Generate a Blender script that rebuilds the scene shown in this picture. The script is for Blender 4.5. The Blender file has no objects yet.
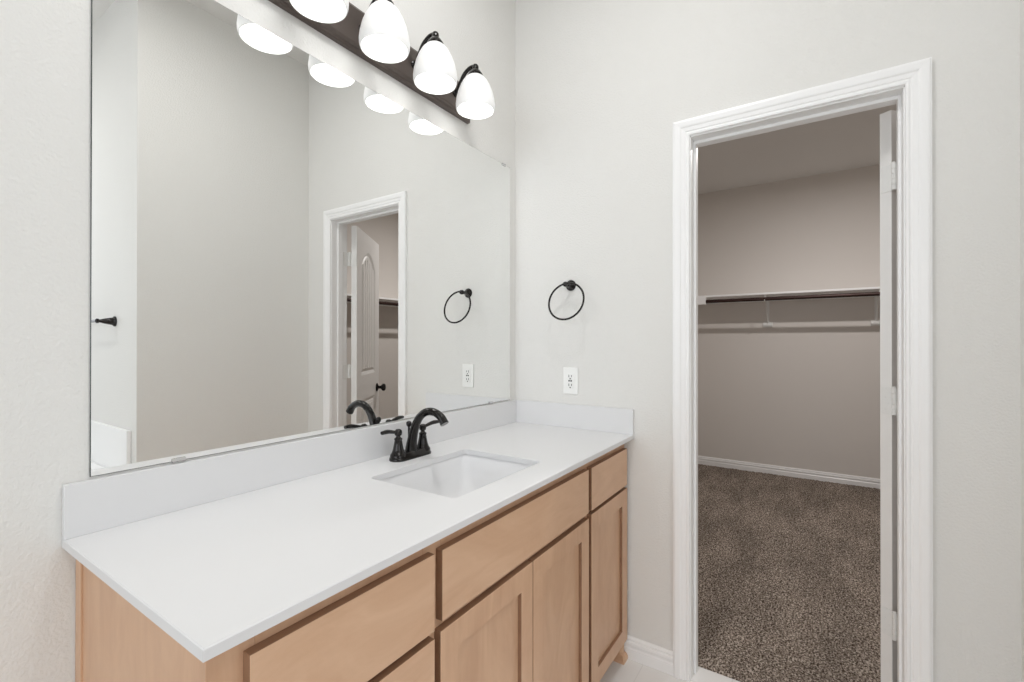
import bpy, bmesh, math, random
import numpy as np
from mathutils import Vector, Matrix

random.seed(7)
C = bpy.context.scene.collection
S = bpy.context.scene
PI = math.pi

# ------------------------------------------------------------------ camera
CX, CY, CZ = -1.8214, -1.1860, 1.2641
YAW, PITCH, ROLL, FPX = math.radians(33.4753), math.radians(0.1663), math.radians(0.0405), 464.04
fw = Vector((math.cos(YAW)*math.cos(PITCH), math.sin(YAW)*math.cos(PITCH), math.sin(PITCH)))
rt = Vector((math.sin(YAW), -math.cos(YAW), 0))
up = rt.cross(fw)
rt2 = rt*math.cos(ROLL) + up*math.sin(ROLL)
up2 = -rt*math.sin(ROLL) + up*math.cos(ROLL)
cam = bpy.data.cameras.new('camera')
cam.sensor_width = 36.0
cam.lens = FPX*36.0/1024.0
cam.clip_start = 0.02
camo = bpy.data.objects.new('camera', cam)
C.objects.link(camo)
camo.matrix_world = Matrix(((rt2.x, up2.x, -fw.x, CX), (rt2.y, up2.y, -fw.y, CY), (rt2.z, up2.z, -fw.z, CZ), (0, 0, 0, 1)))
S.camera = camo

# ------------------------------------------------------------------ view + world
S.view_settings.view_transform = 'Standard'
S.view_settings.look = 'None'
S.view_settings.exposure = 0.15
S.view_settings.gamma = 1.0
S.view_settings.use_curve_mapping = False
S.cycles.max_bounces = 14
S.cycles.diffuse_bounces = 8
S.cycles.glossy_bounces = 6
S.cycles.sample_clamp_indirect = 6.0
S.cycles.caustics_reflective = True
S.cycles.blur_glossy = 0.3
W = bpy.data.worlds.new('world'); S.world = W
W.use_nodes = True
bg = W.node_tree.nodes['Background']
bg.inputs[0].default_value = (0.75, 0.86, 1.0, 1)
bg.inputs[1].default_value = 1.0

def area(name, loc, direction, sx, sy, power, col, spread=PI):
    l = bpy.data.lights.new(name, 'AREA'); l.shape = 'RECTANGLE'; l.size = sx; l.size_y = sy
    l.energy = power; l.color = col; l.spread = spread
    o = bpy.data.objects.new(name, l); C.objects.link(o)
    o.location = loc
    o.rotation_euler = Vector(direction).to_track_quat('-Z', 'Y').to_euler()
    return o

# fill lights in two added windows behind the camera, out of view
area('west_fill_light', (-4.36, -1.0, 1.60), (1, 0, -0.05), 1.9, 1.5, 19, (0.97, 0.985, 1.0))
area('tub_fill_light', (-1.85, -3.34, 1.75), (0, 1, -0.05), 1.3, 1.2, 7, (0.97, 0.985, 1.0))
# ceiling discs: two added fills for the bathroom, and the closet lamp
def ceiling_lamp_light(name, loc, r, power, col):
    l = bpy.data.lights.new(name, 'AREA'); l.shape = 'DISK'; l.size = 2*r; l.energy = power; l.color = col
    o = bpy.data.objects.new(name, l); C.objects.link(o); o.location = loc
    return o
ceiling_lamp_light('bath_ceiling_fill', (-1.05, -0.75, 3.035), 0.17, 9.8, (1.0, 0.995, 0.985))
ceiling_lamp_light('tub_ceiling_fill', (-2.0, -2.45, 3.035), 0.17, 10, (1.0, 0.995, 0.985))
ceiling_lamp_light('closet_ceiling_lamp_light', (1.68, -1.40, 2.735), 0.04, 23, (1.0, 0.96, 0.935))
VANITY_BULB = 6.5

# ------------------------------------------------------------------ materials
def srgb(r, g, b):
    f = lambda c: (c/255/12.92) if c/255 <= .04045 else ((c/255+.055)/1.055)**2.4
    return (f(r), f(g), f(b), 1)

def mat(name, col, rough=.5, metal=0.0, spec=.5, bump=None, coat=0):
    m = bpy.data.materials.new(name); m.use_nodes = True
    nt = m.node_tree; b = nt.nodes['Principled BSDF']
    b.inputs['Base Color'].default_value = col
    b.inputs['Roughness'].default_value = rough
    b.inputs['Metallic'].default_value = metal
    b.inputs['Specular IOR Level'].default_value = spec
    b.inputs['Coat Weight'].default_value = coat
    if bump:
        scale, strength, dist = bump
        tc = nt.nodes.new('ShaderNodeTexCoord'); n = nt.nodes.new('ShaderNodeTexNoise')
        n.inputs['Scale'].default_value = scale; n.inputs['Detail'].default_value = 3
        bp = nt.nodes.new('ShaderNodeBump'); bp.inputs['Strength'].default_value = strength
        bp.inputs['Distance'].default_value = dist
        nt.links.new(tc.outputs['Object'], n.inputs['Vector'])
        nt.links.new(n.outputs['Fac'], bp.inputs['Height'])
        nt.links.new(bp.outputs['Normal'], b.inputs['Normal'])
    return m

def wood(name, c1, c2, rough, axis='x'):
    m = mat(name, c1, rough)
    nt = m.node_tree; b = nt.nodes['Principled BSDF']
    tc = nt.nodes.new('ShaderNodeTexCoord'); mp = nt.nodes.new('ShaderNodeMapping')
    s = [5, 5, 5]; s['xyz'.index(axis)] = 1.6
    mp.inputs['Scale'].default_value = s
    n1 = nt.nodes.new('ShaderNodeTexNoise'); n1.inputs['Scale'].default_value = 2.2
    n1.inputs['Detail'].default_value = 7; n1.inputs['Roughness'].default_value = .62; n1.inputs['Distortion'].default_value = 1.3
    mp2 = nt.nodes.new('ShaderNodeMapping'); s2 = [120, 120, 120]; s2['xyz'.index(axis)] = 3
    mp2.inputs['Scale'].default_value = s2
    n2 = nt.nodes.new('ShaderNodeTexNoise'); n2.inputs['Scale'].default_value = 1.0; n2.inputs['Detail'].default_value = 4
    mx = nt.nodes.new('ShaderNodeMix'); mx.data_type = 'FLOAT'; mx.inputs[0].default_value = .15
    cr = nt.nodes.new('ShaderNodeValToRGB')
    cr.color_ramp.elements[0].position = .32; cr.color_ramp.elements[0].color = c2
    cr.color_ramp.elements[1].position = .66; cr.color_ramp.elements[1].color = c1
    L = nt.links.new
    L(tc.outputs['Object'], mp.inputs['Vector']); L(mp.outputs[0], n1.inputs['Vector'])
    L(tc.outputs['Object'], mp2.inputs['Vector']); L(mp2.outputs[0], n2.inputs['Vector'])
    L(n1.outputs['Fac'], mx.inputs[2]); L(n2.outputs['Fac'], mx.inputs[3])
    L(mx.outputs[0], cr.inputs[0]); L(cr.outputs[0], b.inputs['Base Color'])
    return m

M = {}
M['wall'] = mat('wall_paint', srgb(226, 225, 222), .75, spec=.2, bump=(150, .9, .0020))
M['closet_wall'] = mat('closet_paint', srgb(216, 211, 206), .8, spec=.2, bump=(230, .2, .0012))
M['ceiling'] = mat('ceiling_paint', srgb(220, 218, 215), .85, spec=.1, bump=(120, .3, .002))
M['trim'] = mat('trim_gloss_white', srgb(243, 243, 243), .32)
M['stone'] = mat('white_quartz', srgb(222, 222, 223), .35, bump=None)
M['bowl'] = mat('white_china', srgb(228, 228, 229), .45)
M['bronze'] = mat('oil_rubbed_bronze', srgb(32, 29, 28), .17, metal=.7, spec=.6, coat=.3)
M['bronze_soft'] = mat('brushed_bronze', srgb(106, 97, 92), .33, metal=.7)
M['chrome'] = mat('chrome', srgb(215, 215, 215), .15, metal=1)
M['hinge'] = mat('hinge_white', srgb(228, 228, 226), .3)
M['plastic'] = mat('outlet_plastic', srgb(240, 240, 238), .35)
M['slot'] = mat('slot_dark', srgb(45, 45, 45), .6)
M['wood_h'] = wood('maple_horizontal', srgb(219, 182, 151), srgb(206, 166, 134), .38, 'x')
M['wood_edge'] = wood('maple_edge_dark', srgb(150, 114, 88), srgb(132, 98, 74), .45, 'x')  # darker brown for all edge faces of the drawer and door fronts
M['wood_v'] = wood('maple_vertical', srgb(213, 175, 143), srgb(199, 158, 127), .38, 'z')
M['rod'] = mat('rod_dark_bronze', srgb(58, 40, 36), .4, metal=.5)
M['door'] = mat('door_paint', srgb(232, 231, 229), .4)
M['tub'] = mat('tub_acrylic', srgb(240, 240, 240), .12)
M['glass_edge'] = mat('mirror_edge', srgb(70, 74, 72), .25)

# tile
def tile_mat():
    m = mat('floor_tile', srgb(200, 198, 196), .25); nt = m.node_tree; b = nt.nodes['Principled BSDF']
    tc = nt.nodes.new('ShaderNodeTexCoord'); br = nt.nodes.new('ShaderNodeTexBrick')
    br.inputs['Scale'].default_value = 1.0; br.inputs['Brick Width'].default_value = .61; br.inputs['Row Height'].default_value = .305
    br.inputs['Mortar Size'].default_value = .002; br.inputs['Mortar Smooth'].default_value = .2
    br.inputs['Color1'].default_value = srgb(234, 233, 231); br.inputs['Color2'].default_value = srgb(231, 230, 228)
    br.inputs['Mortar'].default_value = srgb(222, 221, 219)
    nt.links.new(tc.outputs['Object'], br.inputs['Vector']); nt.links.new(br.outputs['Color'], b.inputs['Base Color'])
    return m
M['tile'] = tile_mat()

def carpet_mat():
    m = mat('carpet_frieze', srgb(130, 120, 110), .95, spec=.05); nt = m.node_tree; b = nt.nodes['Principled BSDF']
    L = nt.links.new
    tc = nt.nodes.new('ShaderNodeTexCoord')
    n = nt.nodes.new('ShaderNodeTexNoise'); n.inputs['Scale'].default_value = 135; n.inputs['Detail'].default_value = 3; n.inputs['Roughness'].default_value = .7
    L(tc.outputs['Object'], n.inputs['Vector'])
    cr = nt.nodes.new('ShaderNodeValToRGB'); e = cr.color_ramp.elements
    e[0].position = .39; e[0].color = srgb(62, 52, 45)
    e[1].position = .62; e[1].color = srgb(206, 194, 182)
    k = e.new(.47); k.color = srgb(120, 108, 98)
    k = e.new(.55); k.color = srgb(158, 146, 135)
    L(n.outputs['Fac'], cr.inputs[0])
    mp = nt.nodes.new('ShaderNodeMapping'); mp.inputs['Scale'].default_value = (1.4, 4.0, 1)
    mp.inputs['Rotation'].default_value = (0, 0, .25)
    n2 = nt.nodes.new('ShaderNodeTexNoise'); n2.inputs['Scale'].default_value = 1.6; n2.inputs['Detail'].default_value = 3
    L(tc.outputs['Object'], mp.inputs['Vector']); L(mp.outputs[0], n2.inputs['Vector'])
    mr = nt.nodes.new('ShaderNodeMapRange'); mr.inputs[1].default_value = .35; mr.inputs[2].default_value = .65
    mr.inputs[3].default_value = .78; mr.inputs[4].default_value = 1.12
    L(n2.outputs['Fac'], mr.inputs[0])
    mx = nt.nodes.new('ShaderNodeMix'); mx.data_type = 'RGBA'; mx.blend_type = 'MULTIPLY'; mx.inputs[0].default_value = 1
    L(cr.outputs[0], mx.inputs[6]); L(mr.outputs[0], mx.inputs[7]); L(mx.outputs[2], b.inputs['Base Color'])
    bp = nt.nodes.new('ShaderNodeBump'); bp.inputs['Strength'].default_value = .8; bp.inputs['Distance'].default_value = .006
    L(n.outputs['Fac'], bp.inputs['Height']); L(bp.outputs['Normal'], b.inputs['Normal'])
    return m
M['carpet'] = carpet_mat()

def mirror_mat():
    m = bpy.data.materials.new('mirror_silver'); m.use_nodes = True; nt = m.node_tree
    b = nt.nodes['Principled BSDF']
    b.inputs['Base Color'].default_value = (.90, .905, .895, 1); b.inputs['Metallic'].default_value = 1; b.inputs['Roughness'].default_value = 0.0
    return m
M['mirror'] = mirror_mat()

def glow(name, col, strength, base=(.85, .85, .84, 1)):
    m = mat(name, base, .35); b = m.node_tree.nodes['Principled BSDF']
    b.inputs['Emission Color'].default_value = col; b.inputs['Emission Strength'].default_value = strength
    return m
M['shade'] = glow('opal_glass_lit', (1, .995, .985, 1), .19, (.79, .79, .785, 1))
M['bulb'] = glow('lit_bulb', (1, .985, .96, 1), VANITY_BULB)
M['diffuser'] = glow('lamp_diffuser', (1, .98, .95, 1), 1.0)

# ------------------------------------------------------------------ helpers
def bm_box(bm, x0, x1, y0, y1, z0, z1):
    vs = [bm.verts.new(p) for p in ((x0,y0,z0),(x1,y0,z0),(x1,y1,z0),(x0,y1,z0),(x0,y0,z1),(x1,y0,z1),(x1,y1,z1),(x0,y1,z1))]
    fs = []
    for idx in ((0,3,2,1),(4,5,6,7),(0,1,5,4),(1,2,6,5),(2,3,7,6),(3,0,4,7)):
        fs.append(bm.faces.new([vs[i] for i in idx]))
    return vs, fs

def bevel(bm, w, seg=2):
    bmesh.ops.bevel(bm, geom=list(bm.edges), offset=w, segments=seg, affect='EDGES', profile=.6, clamp_overlap=True)

def obj(name, bm, m, parent=None, smooth=False, loc=None, recalc=True):
    if recalc: bmesh.ops.recalc_face_normals(bm, faces=list(bm.faces))
    me = bpy.data.meshes.new(name); bm.to_mesh(me); bm.free()
    for mm in (m if isinstance(m, (list, tuple)) else [m]): me.materials.append(M[mm] if isinstance(mm, str) else mm)
    if smooth:
        for p in me.polygons: p.use_smooth = True
    o = bpy.data.objects.new(name, me); C.objects.link(o)
    if parent: o.parent = parent
    if loc: o.location = loc
    return o

def smooth_angle(o, deg=35):
    me = o.data
    for p in me.polygons: p.use_smooth = True
    bm = bmesh.new(); bm.from_mesh(me)
    for e in bm.edges:
        if len(e.link_faces) == 2 and e.calc_face_angle(0) > math.radians(deg): e.smooth = False
    bm.to_mesh(me); bm.free()
    return o

def boxes(name, lst, m, parent=None, bev=0, seg=2, **k):
    bm = bmesh.new()
    for b in lst:
        t = bmesh.new(); bm_box(t, *b)
        if bev: bevel(t, bev, seg)
        tmp = bpy.data.meshes.new('t'); t.to_mesh(tmp); t.free(); bm.from_mesh(tmp); bpy.data.meshes.remove(tmp)
    return obj(name, bm, m, parent, recalc=not bev or True, **k)

def lathe_bm(bm, prof, M4=None, n=32, cap0=True, cap1=True):
    """prof: list of (r, h) along local z"""
    M4 = M4 or Matrix()
    rings = []
    for r, h in prof:
        rings.append([bm.verts.new(M4 @ Vector((r*math.cos(2*PI*i/n), r*math.sin(2*PI*i/n), h))) for i in range(n)])
    for a, b in zip(rings, rings[1:]):
        for i in range(n):
            bm.faces.new((a[i], a[(i+1) % n], b[(i+1) % n], b[i]))
    if cap0: bm.faces.new(list(reversed(rings[0])))
    if cap1: bm.faces.new(rings[-1])

def axis_mat(loc, d):
    q = Vector(d).to_track_quat('Z', 'Y')
    return Matrix.Translation(loc) @ q.to_matrix().to_4x4()

def catmull(pts, n=8):
    P = [Vector(p) for p in pts]; P = [2*P[0]-P[1]] + P + [2*P[-1]-P[-2]]
    out = []
    for i in range(1, len(P)-2):
        for k in range(n):
            t = k/n
            a, b, c, d = P[i-1], P[i], P[i+1], P[i+2]
            out.append(.5*((2*b) + (-a+c)*t + (2*a-5*b+4*c-d)*t*t + (-a+3*b-3*c+d)*t**3))
    out.append(P[-2]); return out

def tube_bm(bm, path, radii, n=16, closed=False, flat=1.0):
    path = [Vector(p) for p in path]; N = len(path)
    if not hasattr(radii, '__len__'): radii = [radii]*N
    rings = []; prev = None
    for i, p in enumerate(path):
        if closed: t = (path[(i+1) % N]-path[i-1]).normalized()
        else: t = (path[min(i+1, N-1)]-path[max(i-1, 0)]).normalized()
        if prev is None:
            a = Vector((0, 0, 1)) if abs(t.z) < .9 else Vector((1, 0, 0))
            u = t.cross(a).normalized()
        else: u = (prev - t*prev.dot(t)).normalized()
        prev = u; v = t.cross(u)
        r = radii[i]
        rings.append([bm.verts.new(p + u*(r*math.cos(2*PI*k/n)) + v*(r*flat*math.sin(2*PI*k/n))) for k in range(n)])
    pairs = list(zip(rings, rings[1:])) + ([(rings[-1], rings[0])] if closed else [])
    for a, b in pairs:
        for k in range(n): bm.faces.new((a[k], a[(k+1) % n], b[(k+1) % n], b[k]))
    if not closed:
        bm.faces.new(list(reversed(rings[0]))); bm.faces.new(rings[-1])

def interp_r(rs, N):
    return [float(np.interp(i/(N-1), np.linspace(0, 1, len(rs)), rs)) for i in range(N)]

def tag(o, label=None, cat=None, group=None, kind=None):
    if label: o['label'] = label
    if cat: o['category'] = cat
    if group: o['group'] = group
    if kind: o['kind'] = kind
    return o

def thing(name, label, cat, loc=(0, 0, 0), group=None):
    o = bpy.data.objects.new(name, None); C.objects.link(o); o.location = loc
    o.empty_display_size = .05
    return tag(o, label, cat, group)

def at(parent, o):
    """parts are modelled in world space; shift them under a parent whose base is not the origin"""
    o.parent = parent
    o.matrix_parent_inverse = Matrix.Translation(parent.location).inverted()
    return o

def struct(o): o['kind'] = 'structure'; return o

def sweep_profile(name, prof, path, closed_ends=True, m='trim', parent=None, normal=None):
    """prof: [(w,t)]; path: list of (point, dir_w, dir_t) stations, mitred by the given directions"""
    bm = bmesh.new(); rings = []
    for P, dw, dt in path:
        P, dw, dt = Vector(P), Vector(dw), Vector(dt)
        rings.append([bm.verts.new(P + dw*w + dt*t) for w, t in prof])
    n = len(prof)
    for a, b in zip(rings, rings[1:]):
        for i in range(n): bm.faces.new((a[i], a[(i+1) % n], b[(i+1) % n], b[i]))
    bm.faces.new(rings[0]); bm.faces.new(list(reversed(rings[-1])))
    return obj(name, bm, m, parent)

# ------------------------------------------------------------------ dimensions
H = 0.895                      # counter top
ZC, ZK = 3.09, 2.80            # ceilings: bathroom, closet
YS = -1.645                    # south wall
XE = -0.928                     # its outer corner
WT = 0.114                    # door wall thickness
YL, YR = -0.786, -1.400        # jamb faces
ZI = 2.04
XB = 3.26                      # closet back wall
YCR, YCL = -2.80, 0.30         # closet side walls
XW, YA = -4.3, -3.28           # far west wall, tub alcove wall

# ------------------------------------------------------------------ shell
struct(boxes('floor_bathroom', [(XW, 0.0, YA, 0.0, -.05, 0), (0.0, .094, YR-.02, YL+.02, -.05, 0)], 'tile'))
struct(boxes('floor_closet', [(.094, XB, YCR, YCL, -.06, -.004)], 'closet_wall'))
struct(boxes('ceiling_bathroom', [(XW-.1, .14, YA-.1, .1, ZC, ZC+.08)], 'ceiling'))
struct(boxes('ceiling_closet', [(.14, XB+.1, YCR-.1, YCL+.1, ZK, ZK+.08)], 'ceiling'))
struct(boxes('wall_mirror', [(XW-.1, 0.14, 0, .1, -.05, ZC)], 'wall'))
# door wall with the opening (bathroom skin and closet skin differ in paint)
def door_wall():
    bm = bmesh.new()
    o0, o1, zt = YR-.018, YL+.018, ZI+.018
    for (a, b, z0, z1) in ((YCR-.1, o0, -.05, ZC), (o1, 0.0, -.05, ZC), (o0, o1, zt, ZC)):
        bm_box(bm, 0, WT, a, b, z0, z1)
    for (z0, z1) in ((-.05, ZC),): bm_box(bm, .141, WT+.001, .1, YCL+.1, z0, z1) if False else None
    bmesh.ops.recalc_face_normals(bm, faces=list(bm.faces))
    for f in bm.faces:
        f.material_index = 1 if f.calc_center_median().x > WT-.001 else 0
    return obj('wall_door', bm, ['wall', 'closet_wall'])
struct(door_wall())
struct(boxes('wall_south', [(XE, 0.0, YS-.12, YS, -.05, ZC)], 'wall'))
struct(boxes('wall_tub_side', [(XE, XE+.12, YA-.1, YS-.12, -.05, ZC)], 'wall'))
def wall_hole(name, axis, a0, a1, b0, b1, h0, h1, z0, z1, m='wall'):
    # wall spans b0..b1 on the long axis, thickness a0..a1, hole h0..h1 x z0..z1
    L = []
    for (s, e, zz0, zz1) in ((b0, h0, -.05, ZC), (h1, b1, -.05, ZC), (h0, h1, -.05, z0), (h0, h1, z1, ZC)):
        L.append((a0, a1, s, e, zz0, zz1) if axis == 'y' else (s, e, a0, a1, zz0, zz1))
    return struct(boxes(name, L, m))
wall_hole('wall_west', 'y', XW-.12, XW, YA-.1, .1, -1.95, -.05, .85, 2.35)  # hole added for the west fill light
wall_hole('wall_tub_added_window', 'x', YA-.12, YA, XW, XE, -2.5, -1.2, 1.15, 2.35)  # hole added for the fill light over the tub
struct(boxes('wall_closet_back', [(XB, XB+.1, YCR-.1, YCL+.1, -.05, ZK)], 'closet_wall'))
struct(boxes('wall_closet_right', [(WT, XB, YCR-.1, YCR, -.05, ZK)], 'closet_wall'))
struct(boxes('wall_closet_left', [(WT, XB, YCL, YCL+.1, -.05, ZK)], 'closet_wall'))
struct(boxes('wall_closet_front', [(.02, WT, .1, YCL+.1, -.05, ZK)], 'closet_wall'))

# baseboards: colonial profile (h up the wall, t off it)
BB = [(0, 0), (0, .014), (.040, .014), (.045, .0105), (.052, .0105), (.057, .0135), (.066, .0125), (.070, .008), (.076, .0095), (.083, .006), (.085, .003), (.085, 0)]
def baseboard(name, p0, p1, n):
    return struct(sweep_profile(name, BB, [(p0, (0, 0, 1), n), (p1, (0, 0, 1), n)]))
baseboard('baseboard_door_left', (0, -.53, 0), (0, -.726, 0), (-1, 0, 0))
baseboard('baseboard_door_right', (0, -1.455, 0), (0, YS, 0), (-1, 0, 0))
baseboard('baseboard_south', (0, YS, 0), (XE, YS, 0), (0, 1, 0))
baseboard('baseboard_closet_back', (XB, YCR, .006), (XB, YCL, .006), (-1, 0, 0))
baseboard('baseboard_closet_right', (WT, YCR, .006), (XB, YCR, .006), (0, 1, 0))
baseboard('baseboard_mirror_wall', (-1.55, 0, 0), (XW, 0, 0), (0, -1, 0))

# door casing, mitred
CW = .060
CP = [(0, 0), (0, .008), (.002, .0105), (.008, .0115), (.011, .0095), (.014, .0095), (.017, .012), (.029, .0135), (.033, .0165), (.037, .0175), (.050, .0185), (.055, .0175), (.057, .015), (CW, .0145), (CW, 0)]
def casing(name, x, nx, rv=.003):
    a, b, z = YL+rv, YR-rv, ZI+rv-.003
    st = [((x, a, 0), (0, 1, 0), (nx, 0, 0)), ((x, a, z), (0, 1, 1), (nx, 0, 0)), ((x, b, z), (0, -1, 1), (nx, 0, 0)), ((x, b, 0), (0, -1, 0), (nx, 0, 0))]
    return struct(sweep_profile(name, CP, st))
casing('trim_1', 0, -1)
casing('trim_2', WT, 1, .008)
# jamb + stops
JT = .018
jb = boxes('door_1', [(0, WT, YL, YL+JT, 0, ZI), (0, WT, YR-JT, YR, 0, ZI), (0, WT, YR-JT, YL+JT, ZI-.005, ZI+JT-.003),
                      (.045, .078, YL-.009, YL, 0, ZI-.005), (.045, .078, YR, YR+.008, 0, ZI-.005), (.045, .078, YR+.008, YL-.009, ZI-.016, ZI-.005)], 'trim', bev=.0012, seg=1)
struct(jb)

# ------------------------------------------------------------------ carpet
def carpet():
    x0, x1, y0, y1 = .094, XB-.014, YCR+.014, YCL
    st = .0095
    nx, ny = int((x1-x0)/st), int((y1-y0)/st)
    rng = np.random.default_rng(3)
    xs = np.linspace(x0, x1, nx); ys = np.linspace(y0, y1, ny)
    X, Y = np.meshgrid(xs, ys, indexing='ij')
    X = X + rng.uniform(-.003, .003, X.shape); Y = Y + rng.uniform(-.003, .003, Y.shape)
    Z = .004 + rng.uniform(0, .008, X.shape)
    X[0, :] = x0; Z[0, :] = .000
    co = np.stack([X, Y, Z], -1).reshape(-1, 3)
    I = np.arange(nx*ny).reshape(nx, ny)
    F = np.stack([I[:-1, :-1], I[1:, :-1], I[1:, 1:], I[:-1, 1:]], -1).reshape(-1, 4)
    me = bpy.data.meshes.new('carpet')
    me.vertices.add(len(co)); me.vertices.foreach_set('co', co.ravel())
    me.loops.add(F.size); me.loops.foreach_set('vertex_index', F.ravel())
    me.polygons.add(len(F)); me.polygons.foreach_set('loop_start', np.arange(0, F.size, 4))
    me.update(); me.validate()
    me.materials.append(M['carpet'])
    o = bpy.data.objects.new('carpet', me); C.objects.link(o)
    tag(o, 'speckled brown and grey carpet covering the closet floor', 'carpet', kind='stuff')
carpet()

# ------------------------------------------------------------------ vanity cabinet
X0, X1 = -1.540, -.002
YF, YD = -.528, -.547           # face frame plane, front plane of doors
ZB, ZT = .098, .8785
def vanity():
    v = thing('vanity_cabinet', 'light maple vanity cabinet with flat drawer fronts under the white countertop', 'cabinet', (-.77, -.27, 0))
    # carcass: side panels, bottom, back, toe kick, face frame with real openings
    L = [(X0+.003, X0+.021, YF+.020, -.002, ZB, ZT), (X1-.018, X1, YF+.020, -.016, ZB, ZT),
         (X0+.021, X1-.018, YF+.020, -.012, ZB, ZB+.018), (X0+.021, X1-.018, -.012, -.002, ZB, ZT),
         (X0+.02, X1-.02, -.465, -.447, 0, ZB), (X0+.003, X0+.021, -.465, -.002, 0, ZB)]
    at(v, boxes('carcass', L, 'wood_v', bev=.0008, seg=1))
    # scribe strip at the wall and stile edge stand proud of the side panel
    at(v, boxes('scribe_strip', [(X0-.001, X0+.004, -.032, -.002, ZB, ZT)], 'wood_v', bev=.001, seg=1))
    z0, z1 = ZB-.016, ZT
    st = [(X0, X0+.062), (-1.148, -1.096), (-.408, -.346), (X1-.038, X1)]
    F = [(a, b, YF, YF+.020, z0, z1) for a, b in st]
    for (a, b), (c, d) in zip(st, st[1:]):
        F += [(b, c, YF, YF+.020, z1-.052, z1), (b, c, YF, YF+.020, z0, z0+.034), (b, c, YF, YF+.020, .668, .704)]
    at(v, boxes('face_frame', F, 'wood_v', bev=.0006, seg=1))
    def slab(name, a, b, c, d, parent=v):
        bm = bmesh.new(); bm_box(bm, a, b, YD, YF-.0005, c, d); bevel(bm, .0015, 2)
        bmesh.ops.recalc_face_normals(bm, faces=list(bm.faces))
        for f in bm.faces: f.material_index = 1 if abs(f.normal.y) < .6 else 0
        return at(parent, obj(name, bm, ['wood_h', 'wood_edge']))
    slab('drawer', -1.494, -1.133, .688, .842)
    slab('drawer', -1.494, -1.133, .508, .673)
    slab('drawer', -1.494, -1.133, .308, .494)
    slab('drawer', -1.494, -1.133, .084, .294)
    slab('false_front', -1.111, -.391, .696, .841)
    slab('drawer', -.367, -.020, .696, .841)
    def shaker(a, b, c, d, sw=.057):
        bm = bmesh.new()
        yb, yp = YF-.0005, YD+.0105
        # outer frame ring with recessed flat panel, one clean mesh
        def ring(y, i):
            return [bm.verts.new(p) for p in ((a+i, y, c+i), (b-i, y, c+i), (b-i, y, d-i), (a+i, y, d-i))]
        r = [ring(yb, 0), ring(YD+.0012, 0), ring(YD, .0012), ring(YD, sw), ring(YD+.0012, sw+.0008), ring(yp, sw+.0008)]
        for p, q in zip(r, r[1:]):
            for i in range(4): bm.faces.new((p[i], p[(i+1) % 4], q[(i+1) % 4], q[i]))
        bm.faces.new(r[-1]); bm.faces.new(list(reversed(r[0])))
        bmesh.ops.recalc_face_normals(bm, faces=list(bm.faces))
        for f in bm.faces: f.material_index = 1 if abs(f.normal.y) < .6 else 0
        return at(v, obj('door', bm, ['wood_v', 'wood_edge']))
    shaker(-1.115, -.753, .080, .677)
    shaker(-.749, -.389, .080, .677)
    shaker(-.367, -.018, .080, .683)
    # furniture feet under the front corners
    def foot(xa, xb):
        bm = bmesh.new()
        b0 = [(xa, YD-.001), (xb, YD-.001), (xb, -.487), (xa, -.487)]
        def lay(z, i): return [bm.verts.new((x + (i if x == xa else -i), y + (i if y < -.5 else -i), z)) for x, y in b0]
        rr = [lay(0, 0), lay(.010, 0), lay(.017, .003), lay(.024, .009)]
        for p, q in zip(rr, rr[1:]):
            for i in range(4): bm.faces.new((p[i], p[(i+1) % 4], q[(i+1) % 4], q[i]))
        bm.faces.new(rr[-1]); bm.faces.new(list(reversed(rr[0])))
        cx_ = (xa+xb)/2
        lathe_bm(bm, [(.019, .022), (.019, .028), (.0155, .032), (.0155, .072), (.019, .077), (.019, .0825)], Matrix.Translation((cx_, -.522, 0)), 20)
        return smooth_angle(at(v, obj('foot', bm, 'wood_v')), 30)
    foot(-.060, -.003)
    foot(X0, X0+.057)
vanity()

# ------------------------------------------------------------------ countertop with a cut-out
SX0, SX1, SY0, SY1 = -.982, -.571, -.470, -.164
def rrect(x0, x1, y0, y1, r, n=6):
    pts = []
    for cx, cy, a0 in ((x1-r, y1-r, 0), (x0+r, y1-r, PI/2), (x0+r, y0+r, PI), (x1-r, y0+r, 3*PI/2)):
        for k in range(n+1):
            a = a0 + PI/2*k/n; pts.append((cx+r*math.cos(a), cy+r*math.sin(a)))
    return pts
def countertop():
    c = thing('countertop', 'white quartz countertop with backsplash covering the whole vanity', 'countertop', (-.78, -.28, ZT))
    x0, x1, y0, y1 = -1.5601, -.001, -.5687, -.001
    zb = H-.0162
    bm = bmesh.new()
    inner = rrect(SX0, SX1, SY0, SY1, .016)
    def outer(ins): return [(x0+ins, y0+ins), (x1-ins, y0+ins), (x1-ins, y1), (x0+ins, y1)]
    def loop(pts, z): return [bm.verts.new((x, y, z)) for x, y in pts]
    def edges(vs): return [bm.edges.new((vs[i], vs[(i+1) % len(vs)])) for i in range(len(vs))]
    ot = loop(outer(.0018), H); om = loop(outer(0), H-.0018); ob = loop(outer(0), zb)
    it = loop(inner, H); ib = loop(inner, zb)
    bmesh.ops.triangle_fill(bm, edges=edges(ot)+edges(it), use_beauty=True)
    bmesh.ops.triangle_fill(bm, edges=edges(ob)+edges(ib), use_beauty=True)
    for a, b in ((ot, om), (om, ob), (it, ib)):
        for i in range(len(a)):
            bm.faces.new((a[i], a[(i+1) % len(a)], b[(i+1) % len(a)], b[i]))
    at(c, obj('slab', bm, 'stone'))
    at(c, boxes('backsplash', [(x0, -.001, -.0145, -.001, H, H+.1018)], 'stone', bev=.0012))
    at(c, boxes('side_splash', [(-.0145, -.001, -.5687, -.0147, H, H+.1018)], 'stone', bev=.0012))
countertop()

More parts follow.
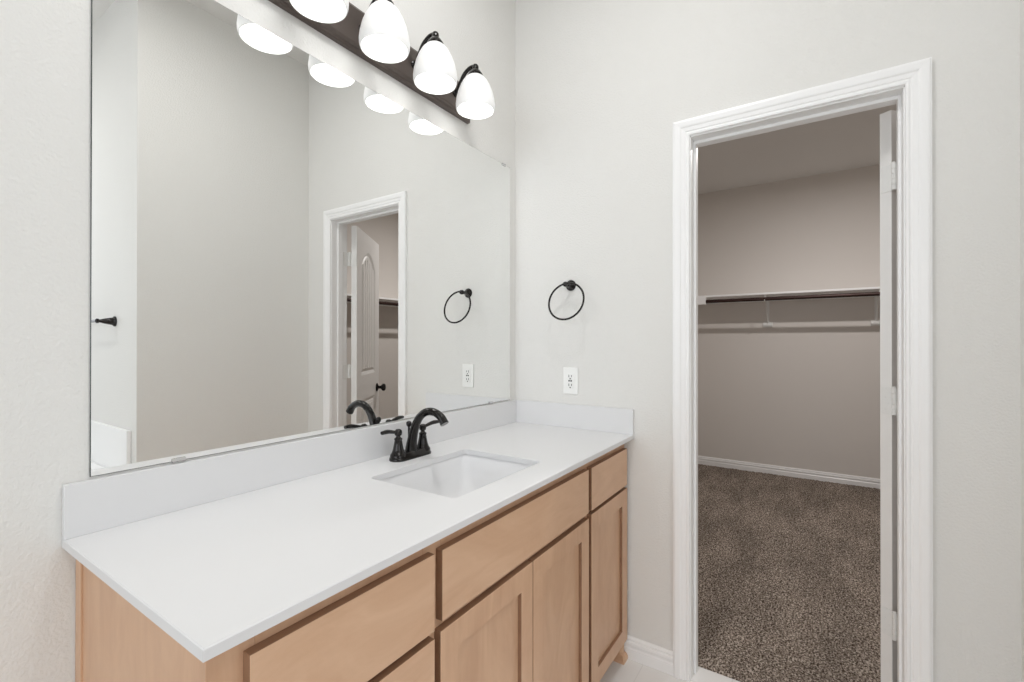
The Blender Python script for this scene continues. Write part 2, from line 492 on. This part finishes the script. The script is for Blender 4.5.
def sink():
    s = thing('sink', 'white rectangular undermount basin set in the countertop below the faucet', 'sink', (-.776, -.317, .74))
    bm = bmesh.new()
    zt = H-.0165
    lev = [(.028, zt, .03), (-.003, zt, .014), (0, zt-.006, .02), (.006, zt-.055, .03), (.018, zt-.105, .045), (.04, zt-.128, .06), (.075, zt-.135, .06)]
    rings = []
    for ins, z, r in lev:
        i = -ins if ins == .028 else ins
        pts = rrect(SX0-.002+i, SX1+.002-i, SY0-.002+i, SY1+.002-i, r)
        rings.append([bm.verts.new((x, y, z)) for x, y in pts])
    for a, b in zip(rings, rings[1:]):
        for k in range(len(a)): bm.faces.new((a[k], a[(k+1) % len(a)], b[(k+1) % len(a)], b[k]))
    # bottom slopes to the drain hole
    cx, cy, z = -.776, -.317, zt-.140
    dr = [bm.verts.new((cx+.024*math.cos(t), cy+.024*math.sin(t), z)) for t in [2*PI*k/len(rings[-1]) + PI/4*0 for k in range(len(rings[-1]))]]
    a = rings[-1]
    for k in range(len(a)): bm.faces.new((a[k], a[(k+1) % len(a)], dr[(k+1) % len(a)], dr[k]))
    o = smooth_angle(at(s, obj('basin', bm, 'bowl')), 40)
    md = o.modifiers.new('thickness', 'SOLIDIFY'); md.thickness = .008; md.offset = -1 
    bm = bmesh.new()
    lathe_bm(bm, [(.018, -.02), (.023, -.004), (.027, .0), (.026, .0025), (.019, .0015), (.017, -.002)], Matrix.Translation((cx, cy, z+.001)), 28)
    lathe_bm(bm, [(.015, -.004), (.0155, .004), (.012, .006), (.001, .0065)], Matrix.Translation((cx, cy, z+.001)), 28)
    smooth_angle(at(s, obj('drain', bm, 'bronze')), 40)
sink()

# ------------------------------------------------------------------ faucet
def faucet():
    fx, fy, z = -.750, -.086, H
    f = thing('faucet', 'dark bronze two handle gooseneck faucet on the countertop behind the sink', 'faucet', (fx, fy, z))
    bm = bmesh.new()
    def stad(hw, r, n=12):
        p = []
        for k in range(n+1):
            a = -PI/2 + PI*k/n; p.append((hw+r*math.cos(a), r*math.sin(a)))
        for k in range(n+1):
            a = PI/2 + PI*k/n; p.append((-hw+r*math.cos(a), r*math.sin(a)))
        return p
    rr = []
    for r, h in ((.0285, 0), (.029, .003), (.0275, .008), (.024, .012), (.022, .018), (.019, .0215)):
        rr.append([bm.verts.new((fx+x, fy+y, z+h)) for x, y in stad(.053, r)])
    for a, b in zip(rr, rr[1:]):
        for k in range(len(a)): bm.faces.new((a[k], a[(k+1) % len(a)], b[(k+1) % len(a)], b[k]))
    bm.faces.new(rr[-1]); bm.faces.new(list(reversed(rr[0])))
    smooth_angle(at(f, obj('base_plate', bm, 'bronze')), 40)
    for s in (-1, 1):
        bm = bmesh.new()
        lathe_bm(bm, [(.0255, .012), (.0245, .018), (.020, .024), (.0165, .035), (.0135, .050), (.0115, .062), (.0125, .064), (.0125, .068), (.009, .070), (.0065, .074), (.0065, .081)],
                 Matrix.Translation((fx+s*.054, fy, z)), 28)
        hd = smooth_angle(at(f, obj('handle', bm, 'bronze')), 40)
        bm = bmesh.new()
        hx = fx+s*.054
        lathe_bm(bm, [(.0075, -.010), (.0108, -.007), (.0120, 0), (.0108, .007), (.006, .011)], axis_mat((hx, fy, z+.086), (0, 0, 1)), 20)
        path = catmull([(hx+s*.002, fy, z+.087), (hx+s*.020, fy-.001, z+.091), (hx+s*.045, fy-.003, z+.096), (hx+s*.070, fy-.006, z+.096)], 6)
        tube_bm(bm, path, interp_r([.0050, .0058, .0072, .0080, .0066], len(path)), 14, flat=.85)
        lv = smooth_angle(obj('lever', bm, 'bronze'), 50); lv.parent = hd
        lv.matrix_parent_inverse = Matrix.Identity(4)
    bm = bmesh.new()
    path = catmull([(fx, fy-.001, z+.015), (fx, fy-.004, z+.045), (fx, fy-.016, z+.090), (fx, fy-.036, z+.127), (fx, fy-.066, z+.149), (fx, fy-.100, z+.152), (fx, fy-.129, z+.139), (fx, fy-.145, z+.119)], 7)
    tube_bm(bm, path, interp_r([.0205, .0172, .0145, .0130, .0124, .0120, .0120, .0126, .0138], len(path)), 22)
    smooth_angle(at(f, obj('spout', bm, 'bronze')), 50)
    bm = bmesh.new()
    lathe_bm(bm, [(.0035, .015), (.0035, .092), (.006, .094), (.0088, .100), (.0086, .107), (.004, .111)], Matrix.Translation((fx, fy+.009, z+.003)), 16)
    smooth_angle(at(f, obj('lift_rod', bm, 'bronze')), 50)
faucet()

# ------------------------------------------------------------------ mirror
MX0, MX1, MZ0, MZ1, MY = -1.5207, -.0501, 1.0014, 2.0657, -.0042
def mirror():
    bm = bmesh.new(); e = .0012
    a = [bm.verts.new(p) for p in ((MX0, -.0005, MZ0), (MX1, -.0005, MZ0), (MX1, -.0005, MZ1), (MX0, -.0005, MZ1))]
    b = [bm.verts.new((v.co.x, MY+.0010, v.co.z)) for v in a]
    c = [bm.verts.new(p) for p in ((MX0+e, MY, MZ0+e), (MX1-e, MY, MZ0+e), (MX1-e, MY, MZ1-e), (MX0+e, MY, MZ1-e))]
    for p, q in ((a, b), (b, c)):
        for i in range(4):
            f = bm.faces.new((p[i], p[(i+1) % 4], q[(i+1) % 4], q[i])); f.material_index = 1
    bm.faces.new(c).material_index = 0
    bm.faces.new(list(reversed(a))).material_index = 1
    o = obj('mirror', bm, ['mirror', 'glass_edge'])
    tag(o, 'large frameless wall mirror standing above the backsplash under the vanity light', 'mirror')
mirror()
def clip(x, z, s, label):
    o = boxes('mirror_clip', [(x-.013, x+.013, MY-.0035, MY-.0005, z, z+s*.007) if s > 0 else (x-.013, x+.013, MY-.0035, MY-.0005, z-.007, z),
                              (x-.013, x+.013, MY-.0035, -.0005, z-.0022, z-.0004) if s > 0 else (x-.013, x+.013, MY-.0035, -.0005, z+.0004, z+.0022)], 'chrome', bev=.0005, seg=1)
    tag(o, label, 'clip', 'mirror clips')
clip(-1.371, MZ0, 1, 'small metal clip at the left end of the mirror bottom edge')
clip(-.200, MZ0, 1, 'small metal clip on the mirror bottom edge near the room corner')
clip(-.102, MZ1, -1, 'small metal clip on the top edge of the mirror near the corner')

# ------------------------------------------------------------------ vanity light
def vanity_light():
    cx = -.789
    v = thing('vanity_light', 'four lamp bronze vanity light bar with white glass shades above the mirror', 'light fixture', (cx, 0, 2.21))
    bm = bmesh.new()
    x0, x1 = cx-.432, cx+.432
    def ring(i, y, z0=2.147, z1=2.283): return [bm.verts.new(p) for p in ((x0+i, y, z0+i), (x1-i, y, z0+i), (x1-i, y, z1-i), (x0+i, y, z1-i))]
    rr = [ring(0, -.0005), ring(0, -.014), ring(.003, -.017), ring(.010, -.018), ring(.013, -.026), ring(.017, -.029)]
    for p, q in zip(rr, rr[1:]):
        for i in range(4): bm.faces.new((p[i], p[(i+1) % 4], q[(i+1) % 4], q[i]))
    bm.faces.new(rr[-1]); bm.faces.new(list(reversed(rr[0])))
    at(v, obj('backplate', bm, 'bronze_soft'))
    for k in range(4):
        x = cx + (k-1.5)*.2150; y = -.127
        bm = bmesh.new()
        path = catmull([(x, -.026, 2.215), (x, -.040, 2.220), (x, -.052, 2.240), (x, -.072, 2.270), (x, -.098, 2.286), (x, -.120, 2.286), (x, y, 2.277)], 6)
        tube_bm(bm, path, .0073, 14)
        lathe_bm(bm, [(.015, .0), (.015, .003), (.012, .006), (.009, .008)], axis_mat((x, -.028, 2.215), (0, -1, 0)), 24)
        smooth_angle(at(v, obj('arm', bm, 'bronze')), 40)
        bm = bmesh.new()
        lathe_bm(bm, [(.0300, 2.236), (.0290, 2.250), (.026, 2.256), (.019, 2.266), (.012, 2.274), (.012, 2.285), (.008, 2.291), (.003, 2.293)], Matrix.Translation((x, y, 0)), 28)
        smooth_angle(at(v, obj('socket_cap', bm, 'bronze')), 40)
        bm = bmesh.new()
        outp = [(.022, 2.248), (.032, 2.243), (.044, 2.230), (.055, 2.210), (.064, 2.187), (.0700, 2.162), (.0725, 2.142), (.0718, 2.130), (.069, 2.121)]
        inp = [(r-.003, z+ (.0 if i else 0)) for i, (r, z) in enumerate(outp)][::-1]
        lathe_bm(bm, outp + inp, Matrix.Translation((x, y, 0)), 44, False, False)
        smooth_angle(at(v, obj('lamp_shade', bm, 'shade')), 60)
        bm = bmesh.new()
        lathe_bm(bm, [(.012, 2.240), (.013, 2.220), (.020, 2.203), (.027, 2.185), (.0295, 2.168), (.027, 2.152), (.018, 2.142), (.004, 2.138)], Matrix.Translation((x, y, 0)), 24)
        smooth_angle(at(v, obj('bulb', bm, 'bulb')), 60)
vanity_light()

# ------------------------------------------------------------------ towel ring
def towel_ring():
    y, z = -.289, 1.511
    t = thing('towel_ring', 'dark bronze towel ring hanging on the wall above the outlet', 'towel ring', (0, y, z))
    bm = bmesh.new()
    lathe_bm(bm, [(.0235, .0005), (.0235, .005), (.021, .008), (.018, .011), (.014, .014), (.010, .020), (.0080, .030), (.0080, .038), (.0090, .042), (.0110, .047), (.0118, .053), (.0100, .060), (.004, .063)], axis_mat((0, y, z), (-1, 0, 0)), 28)
    smooth_angle(at(t, obj('post', bm, 'bronze')), 40)
    bm = bmesh.new(); R = .0805
    p0 = Vector((-.0520, y-.012, z+.004)); ln = math.radians(15)
    path = [p0 + Vector((-R*(1-math.cos(a))*math.sin(ln), R*math.sin(a), -R*(1-math.cos(a))*math.cos(ln))) for a in [2*PI*k/64 for k in range(64)]]
    tube_bm(bm, path, .0043, 12, closed=True)
    at(t, obj('ring', bm, 'bronze', smooth=True))
towel_ring()

# ------------------------------------------------------------------ outlet
def outlet():
    y, z = -.2885, 1.098
    t = thing('wall_outlet', 'white electrical outlet with cover plate on the wall below the towel ring', 'outlet', (0, y, z))
    at(t, boxes('cover_plate', [(-.0055, -.0005, y-.035, y+.035, z-.0575, z+.0575)], 'plastic', bev=.0022))
    at(t, boxes('receptacle', [(-.0078, -.0050, y-.0165, y+.0165, z-.0335, z+.0335)], 'plastic', bev=.001))
    sl = []
    for s in (-1, 1):
        zc = z + s*.019
        sl += [(-.0082, -.0076, y+.0048, y+.0076, zc-.004, zc+.007), (-.0082, -.0076, y-.0076, y-.0048, zc-.003, zc+.006), (-.0082, -.0076, y-.0026, y+.0026, zc-.0125, zc-.0070)]
    at(t, boxes('upper_socket', sl[3:], 'slot')); at(t, boxes('lower_socket', sl[:3], 'slot'))
    at(t, boxes('test_button', [(-.0090, -.0076, y-.0085, y-.0015, z-.003, z+.003)], 'slot', bev=.0004, seg=1))
    at(t, boxes('reset_button', [(-.0090, -.0076, y+.0015, y+.0085, z-.003, z+.003)], 'slot', bev=.0004, seg=1))
outlet()

# ------------------------------------------------------------------ closet door leaf, swung open into the closet
def closet_door():
    Wd, Hd, T = .600, 2.019, .035
    d = thing('interior_door', 'white arched two panel door swung open into the closet', 'door', (.140, -1.386, .012))
    ang = math.radians(-36)
    d.rotation_euler = (0, 0, ang)
    # local: x along the leaf from the hinge edge, y 0..T towards the bathroom-side face
    bm = bmesh.new()
    bm_box(bm, 0, Wd, 0.0115, T-.0115, 0, Hd)
    def panel_loop(x0, x1, z0, z1, rise, n=16):
        p = [(x0, z0), (x1, z0)]
        for k in range(n+1):
            s = k/n; x = x1 + (x0-x1)*s
            zz = z1 - rise + rise*math.sin(PI*s)**.8 if rise else z1
            p.append((x, zz))
        return p
    def skin(y, ny):
        lo = [(.115, Wd-.115, .235, .855, 0), (.115, Wd-.115, 1.025, 1.895, .12)]
        outer = [(0, 0), (Wd, 0), (Wd, Hd), (0, Hd)]
        ov = [bm.verts.new((x, y, z)) for x, z in outer]
        E = [bm.edges.new((ov[i], ov[(i+1) % 4])) for i in range(4)]
        for (a, b, c, e, r) in lo:
            P0 = panel_loop(a, b, c, e, r)
            v0 = [bm.verts.new((x, y, z)) for x, z in P0]
            E += [bm.edges.new((v0[i], v0[(i+1) % len(v0)])) for i in range(len(v0))]
            P1 = panel_loop(a+.022, b-.022, c+.022, e-.022, r*.85)
            v1 = [bm.verts.new((x, y-ny*.0100, z)) for x, z in P1]
            P2 = panel_loop(a+.034, b-.034, c+.034, e-.034, r*.8)
            v2 = [bm.verts.new((x, y-ny*.0045, z)) for x, z in P2]
            for p, q in ((v0, v1), (v1, v2)):
                for i in range(len(p)): bm.faces.new((p[i], p[(i+1) % len(p)], q[(i+1) % len(q)], q[i]))
            bm.faces.new(v2)
            # plank grooves: raised strips between v-grooves
            n = 5; w = (b-a-.08)/n
            for k in range(n):
                xa, xb = a+.04+k*w+.004, a+.04+(k+1)*w-.004
                xm = (xa+xb)/2; s = (xm-a)/(b-a)
                top = e-.045 - (r - r*math.sin(PI*s)**.8 if r else 0) - (.012 if r else 0)
                bm_box(bm, xa, xb, min(y-ny*.0050, y-ny*.0005), max(y-ny*.0050, y-ny*.0005), c+.042, top)
        bmesh.ops.triangle_fill(bm, edges=E, use_beauty=True)
        bk = [bm.verts.new((x, y-ny*.012, z)) for x, z in outer]
        for i in range(4): bm.faces.new((ov[i], ov[(i+1) % 4], bk[(i+1) % 4], bk[i]))
    skin(T, 1); skin(0, -1)
    leaf = obj('door_leaf', bm, 'door', d)
    # knobs on both faces
    for ny, y in ((1, T), (-1, 0)):
        bm = bmesh.new()
        lathe_bm(bm, [(.0325, 0), (.0325, .004), (.028, .008), (.014, .012), (.0115, .018), (.0115, .030), (.018, .036), (.0265, .044), (.0285, .053), (.026, .062), (.017, .068), (.003, .070)], axis_mat((Wd-.065, y, .905), (0, ny, 0)), 28)
        k = smooth_angle(obj('door_knob', bm, 'bronze', d), 40)
    # hinges: leaf plate on the edge, knuckle on the pin
    for hz in (1.795, 1.060, .328):
        bm = bmesh.new()
        t = bmesh.new(); bm_box(t, -.0022, .0, .002, T-.004, hz-.044, hz+.044); bevel(t, .0006, 1)
        tmp = bpy.data.meshes.new('t'); t.to_mesh(tmp); t.free(); bm.from_mesh(tmp); bpy.data.meshes.remove(tmp)
        kx, ky = -.0060, -.0105
        for j in range(5):
            za = hz-.044+j*.0176
            lathe_bm(bm, [(.0070, za+.0004), (.0070, za+.0172)], Matrix.Translation((kx, ky, 0)), 16)
        lathe_bm(bm, [(.005, hz+.044), (.0062, hz+.046), (.003, hz+.049)], Matrix.Translation((kx, ky, 0)), 12)
        R = Matrix.Rotation(-ang, 4, 'Z')
        for bb in ((-.0024, -.0002, ky, .004, hz-.044, hz+.044, 0), (.085-.140, .129-.140, -1.4005+1.386, -1.3975+1.386, hz-.044, hz+.044, 1)):
            t = bmesh.new(); bm_box(t, *bb[:6])
            if bb[6]:
                for vv in t.verts: vv.co = R @ vv.co
            tmp = bpy.data.meshes.new('t'); t.to_mesh(tmp); t.free(); bm.from_mesh(tmp); bpy.data.meshes.remove(tmp)
        # screws
        for sy, sz in ((.009, .030), (.020, .010), (.009, -.010), (.020, -.030)):
            lathe_bm(bm, [(.0030, 0), (.0028, .0006), (.0012, .0004)], axis_mat((-.0022, sy, hz+sz), (-1, 0, 0)), 10)
        smooth_angle(obj('hinge', bm, 'hinge', d), 40)
closet_door()

# ------------------------------------------------------------------ closet shelves and rods
ZSH = 1.700; SD = .305
def closet_shelf(name, label, P, along, out, length, brackets, fascia=None):
    """P: start at the wall; along: unit dir; out: unit dir off the wall"""
    P, a, o = Vector(P), Vector(along), Vector(out)
    s = thing(name, label, 'shelf', P, 'closet shelves with hanging rods')
    def bx(bm, a0, a1, o0, o1, z0, z1):
        q = [P + a*i + o*j for i in (a0, a1) for j in (o0, o1)]
        bm_box(bm, min(v.x for v in q), max(v.x for v in q), min(v.y for v in q), max(v.y for v in q), z0, z1)
    bm = bmesh.new(); bx(bm, 0, length, .001, SD, ZSH, ZSH+.018); bevel(bm, .001, 1)
    at(s, obj('shelf_board', bm, 'trim'))
    bm = bmesh.new(); bx(bm, 0, length, .001, .019, ZSH-.040, ZSH); at(s, obj('cleat', bm, 'trim'))
    for bpos in brackets:
        bm = bmesh.new()
        bx(bm, bpos-.012, bpos+.012, .001, .005, ZSH-.285, ZSH)          # wall leg
        bx(bm, bpos-.012, bpos+.012, .001, SD-.01, ZSH-.004, ZSH-.0005)  # top arm
        q0 = P + a*bpos + o*.006; q0.z = ZSH-.262
        q1 = P + a*bpos + o*.235; q1.z = ZSH-.012
        tube_bm(bm, [q0, q1], .006, 8)
        # hook that carries the rod, and the wall foot
        h = P + a*bpos + o*.282
        pts = []
        for (oo, zz) in ((.285, ZSH-.004), (.292, ZSH-.025), (.299, ZSH-.042), (.308, ZSH-.060), (.324, ZSH-.065), (.341, ZSH-.052)):
            v = P + a*bpos + o*oo; v.z = zz; pts.append(v)
        tube_bm(bm, catmull(pts, 4), .0045, 8)
        bx(bm, bpos-.040, bpos+.040, .001, .022, ZSH-.290, ZSH-.245)
        at(s, obj('bracket', bm, 'hinge'))
    return s
def closet_rod(label, P, along, out, length):
    P, a, o = Vector(P), Vector(along), Vector(out)
    s0 = P + o*.322; s0.z = ZSH-.042
    bm = bmesh.new(); tube_bm(bm, [s0, s0+a*length], .0165, 20)
    r = obj('closet_rod', bm, 'rod', smooth=False); smooth_angle(r, 40)
    tag(r, label, 'rod', 'closet hanging rods')
closet_shelf('closet_shelf', 'white closet shelf on the back wall facing the doorway', (XB, YCR+.31, 0), (0, 1, 0), (-1, 0, 0), YCL-YCR-.31, [.07, .890, 1.712, 2.53])
closet_rod('dark closet rod under the shelf on the back wall facing the doorway', (XB, YCR+.32, 0), (0, 1, 0), (-1, 0, 0), 2.21)
closet_shelf('closet_shelf', 'white closet shelf on the right side wall, seen only in the mirror', (WT+.02, YCR, 0), (1, 0, 0), (0, 1, 0), XB-WT-.02, [.35, 1.15, 1.75, 2.5])
closet_rod('dark closet rod on the right side wall, seen only in the mirror', (WT+.03, YCR, 0), (1, 0, 0), (0, 1, 0), XB-WT-.35)
eb = boxes('rod_end_board', [(2.918, 2.958, -.280, YCL-.001, 1.630, ZSH+.016)], 'trim', bev=.001, seg=1)
tag(eb, 'short white board under the closet shelf where the back rod ends', 'board')

# ------------------------------------------------------------------ tub corner (seen in the mirror)
tp = boxes('tub_surround_panel', [(XE-.019, XE-.001, YA+.001, -1.712, 0, .818)], 'trim', bev=.002)
tag(tp, 'white waist high panel on the tub side wall below the towel bar', 'panel')
def tub():
    t = thing('bathtub', 'white drop in bathtub beside the waist high panel, seen in the mirror', 'bathtub', (-1.9, -2.5, 0))
    x0, x1, y0, y1, zt = -2.75, XE-.021, YA+.002, -1.76, .598
    bm = bmesh.new()
    L = [(rrect(x0, x1, y0, y1, .004, 6), 0), (rrect(x0, x1, y0, y1, .004, 6), zt-.008), (rrect(x0+.006, x1-.006, y0+.006, y1-.006, .006, 6), zt),
         (rrect(x0+.10, x1-.10, y0+.14, y1-.14, .16, 6), zt), (rrect(x0+.11, x1-.11, y0+.15, y1-.15, .16, 6), zt+.012),
         (rrect(x0+.14, x1-.14, y0+.18, y1-.18, .18, 6), zt+.012), (rrect(x0+.17, x1-.16, y0+.21, y1-.21, .2, 6), zt-.02),
         (rrect(x0+.24, x1-.22, y0+.26, y1-.26, .2, 6), zt-.3), (rrect(x0+.34, x1-.32, y0+.34, y1-.34, .2, 6), zt-.42)]
    rings = [[bm.verts.new((x, y, z)) for x, y in pts] for pts, z in L]
    for a, b in zip(rings, rings[1:]):
        for k in range(len(a)): bm.faces.new((a[k], a[(k+1) % len(a)], b[(k+1) % len(a)], b[k]))
    bm.faces.new(rings[-1]); bm.faces.new(list(reversed(rings[0])))
    smooth_angle(at(t, obj('tub_shell', bm, 'tub')), 35)
tub()
def towel_bar():
    z = 1.374; ya, yb = -1.940, -2.56
    t = thing('towel_bar', 'dark bronze towel bar on the tub side wall, seen at the left of the mirror', 'towel bar', (XE, ya, z))
    for y in (ya, yb):
        bm = bmesh.new()
        lathe_bm(bm, [(.027, .0005), (.027, .006), (.023, .009), (.020, .013), (.017, .030), (.0125, .050), (.0085, .062), (.0085, .066), (.012, .070), (.012, .078), (.006, .083)], axis_mat((XE, y, z), (-1, 0, 0)), 28)
        smooth_angle(at(t, obj('post', bm, 'bronze')), 40)
    bm = bmesh.new(); tube_bm(bm, [(XE-.073, ya, z), (XE-.073, yb, z)], .0075, 16)
    smooth_angle(at(t, obj('bar', bm, 'bronze')), 40)
towel_bar()

# ------------------------------------------------------------------ added windows and bathroom ceiling lamps for the fill lights, out of view; closet lamp
def window_added(n, lst):
    o = boxes('window_added_%d' % n, lst, 'trim', bev=.002, seg=1); struct(o)
window_added(1, [(XW-.08, XW-.03, -1.95, -1.90, .85, 2.35), (XW-.08, XW-.03, -.10, -.05, .85, 2.35), (XW-.08, XW-.03, -1.90, -.10, .85, .90), (XW-.08, XW-.03, -1.90, -.10, 2.30, 2.35)])
window_added(2, [(-2.5, -2.46, YA-.08, YA-.03, 1.15, 2.35), (-1.24, -1.2, YA-.08, YA-.03, 1.15, 2.35), (-2.46, -1.24, YA-.08, YA-.03, 1.15, 1.19), (-2.46, -1.24, YA-.08, YA-.03, 2.31, 2.35)])
def flush_lamp(loc, r, label):
    t = thing('ceiling_light', label, 'ceiling light', loc)
    bm = bmesh.new(); lathe_bm(bm, [(r+.02, 0), (r+.02, -.018), (r+.012, -.026), (r+.002, -.026), (r+.002, -.012), (r-.0, -.008)], Matrix.Translation(loc), 40)
    smooth_angle(at(t, obj('lamp_rim', bm, 'hinge')), 40)
    bm = bmesh.new(); lathe_bm(bm, [(r, -.014), (r*.98, -.020), (r*.8, -.0225)], Matrix.Translation(loc), 40)
    smooth_angle(at(t, obj('diffuser', bm, 'diffuser')), 40)
flush_lamp((-1.05, -0.75, ZC), .18, 'added round white ceiling fill light before the vanity, out of view')
flush_lamp((-2.0, -2.45, ZC), .18, 'added round white ceiling fill light over the bathtub, out of view')
flush_lamp((1.68, -1.40, ZK), .09, 'round white flush ceiling light in the closet')
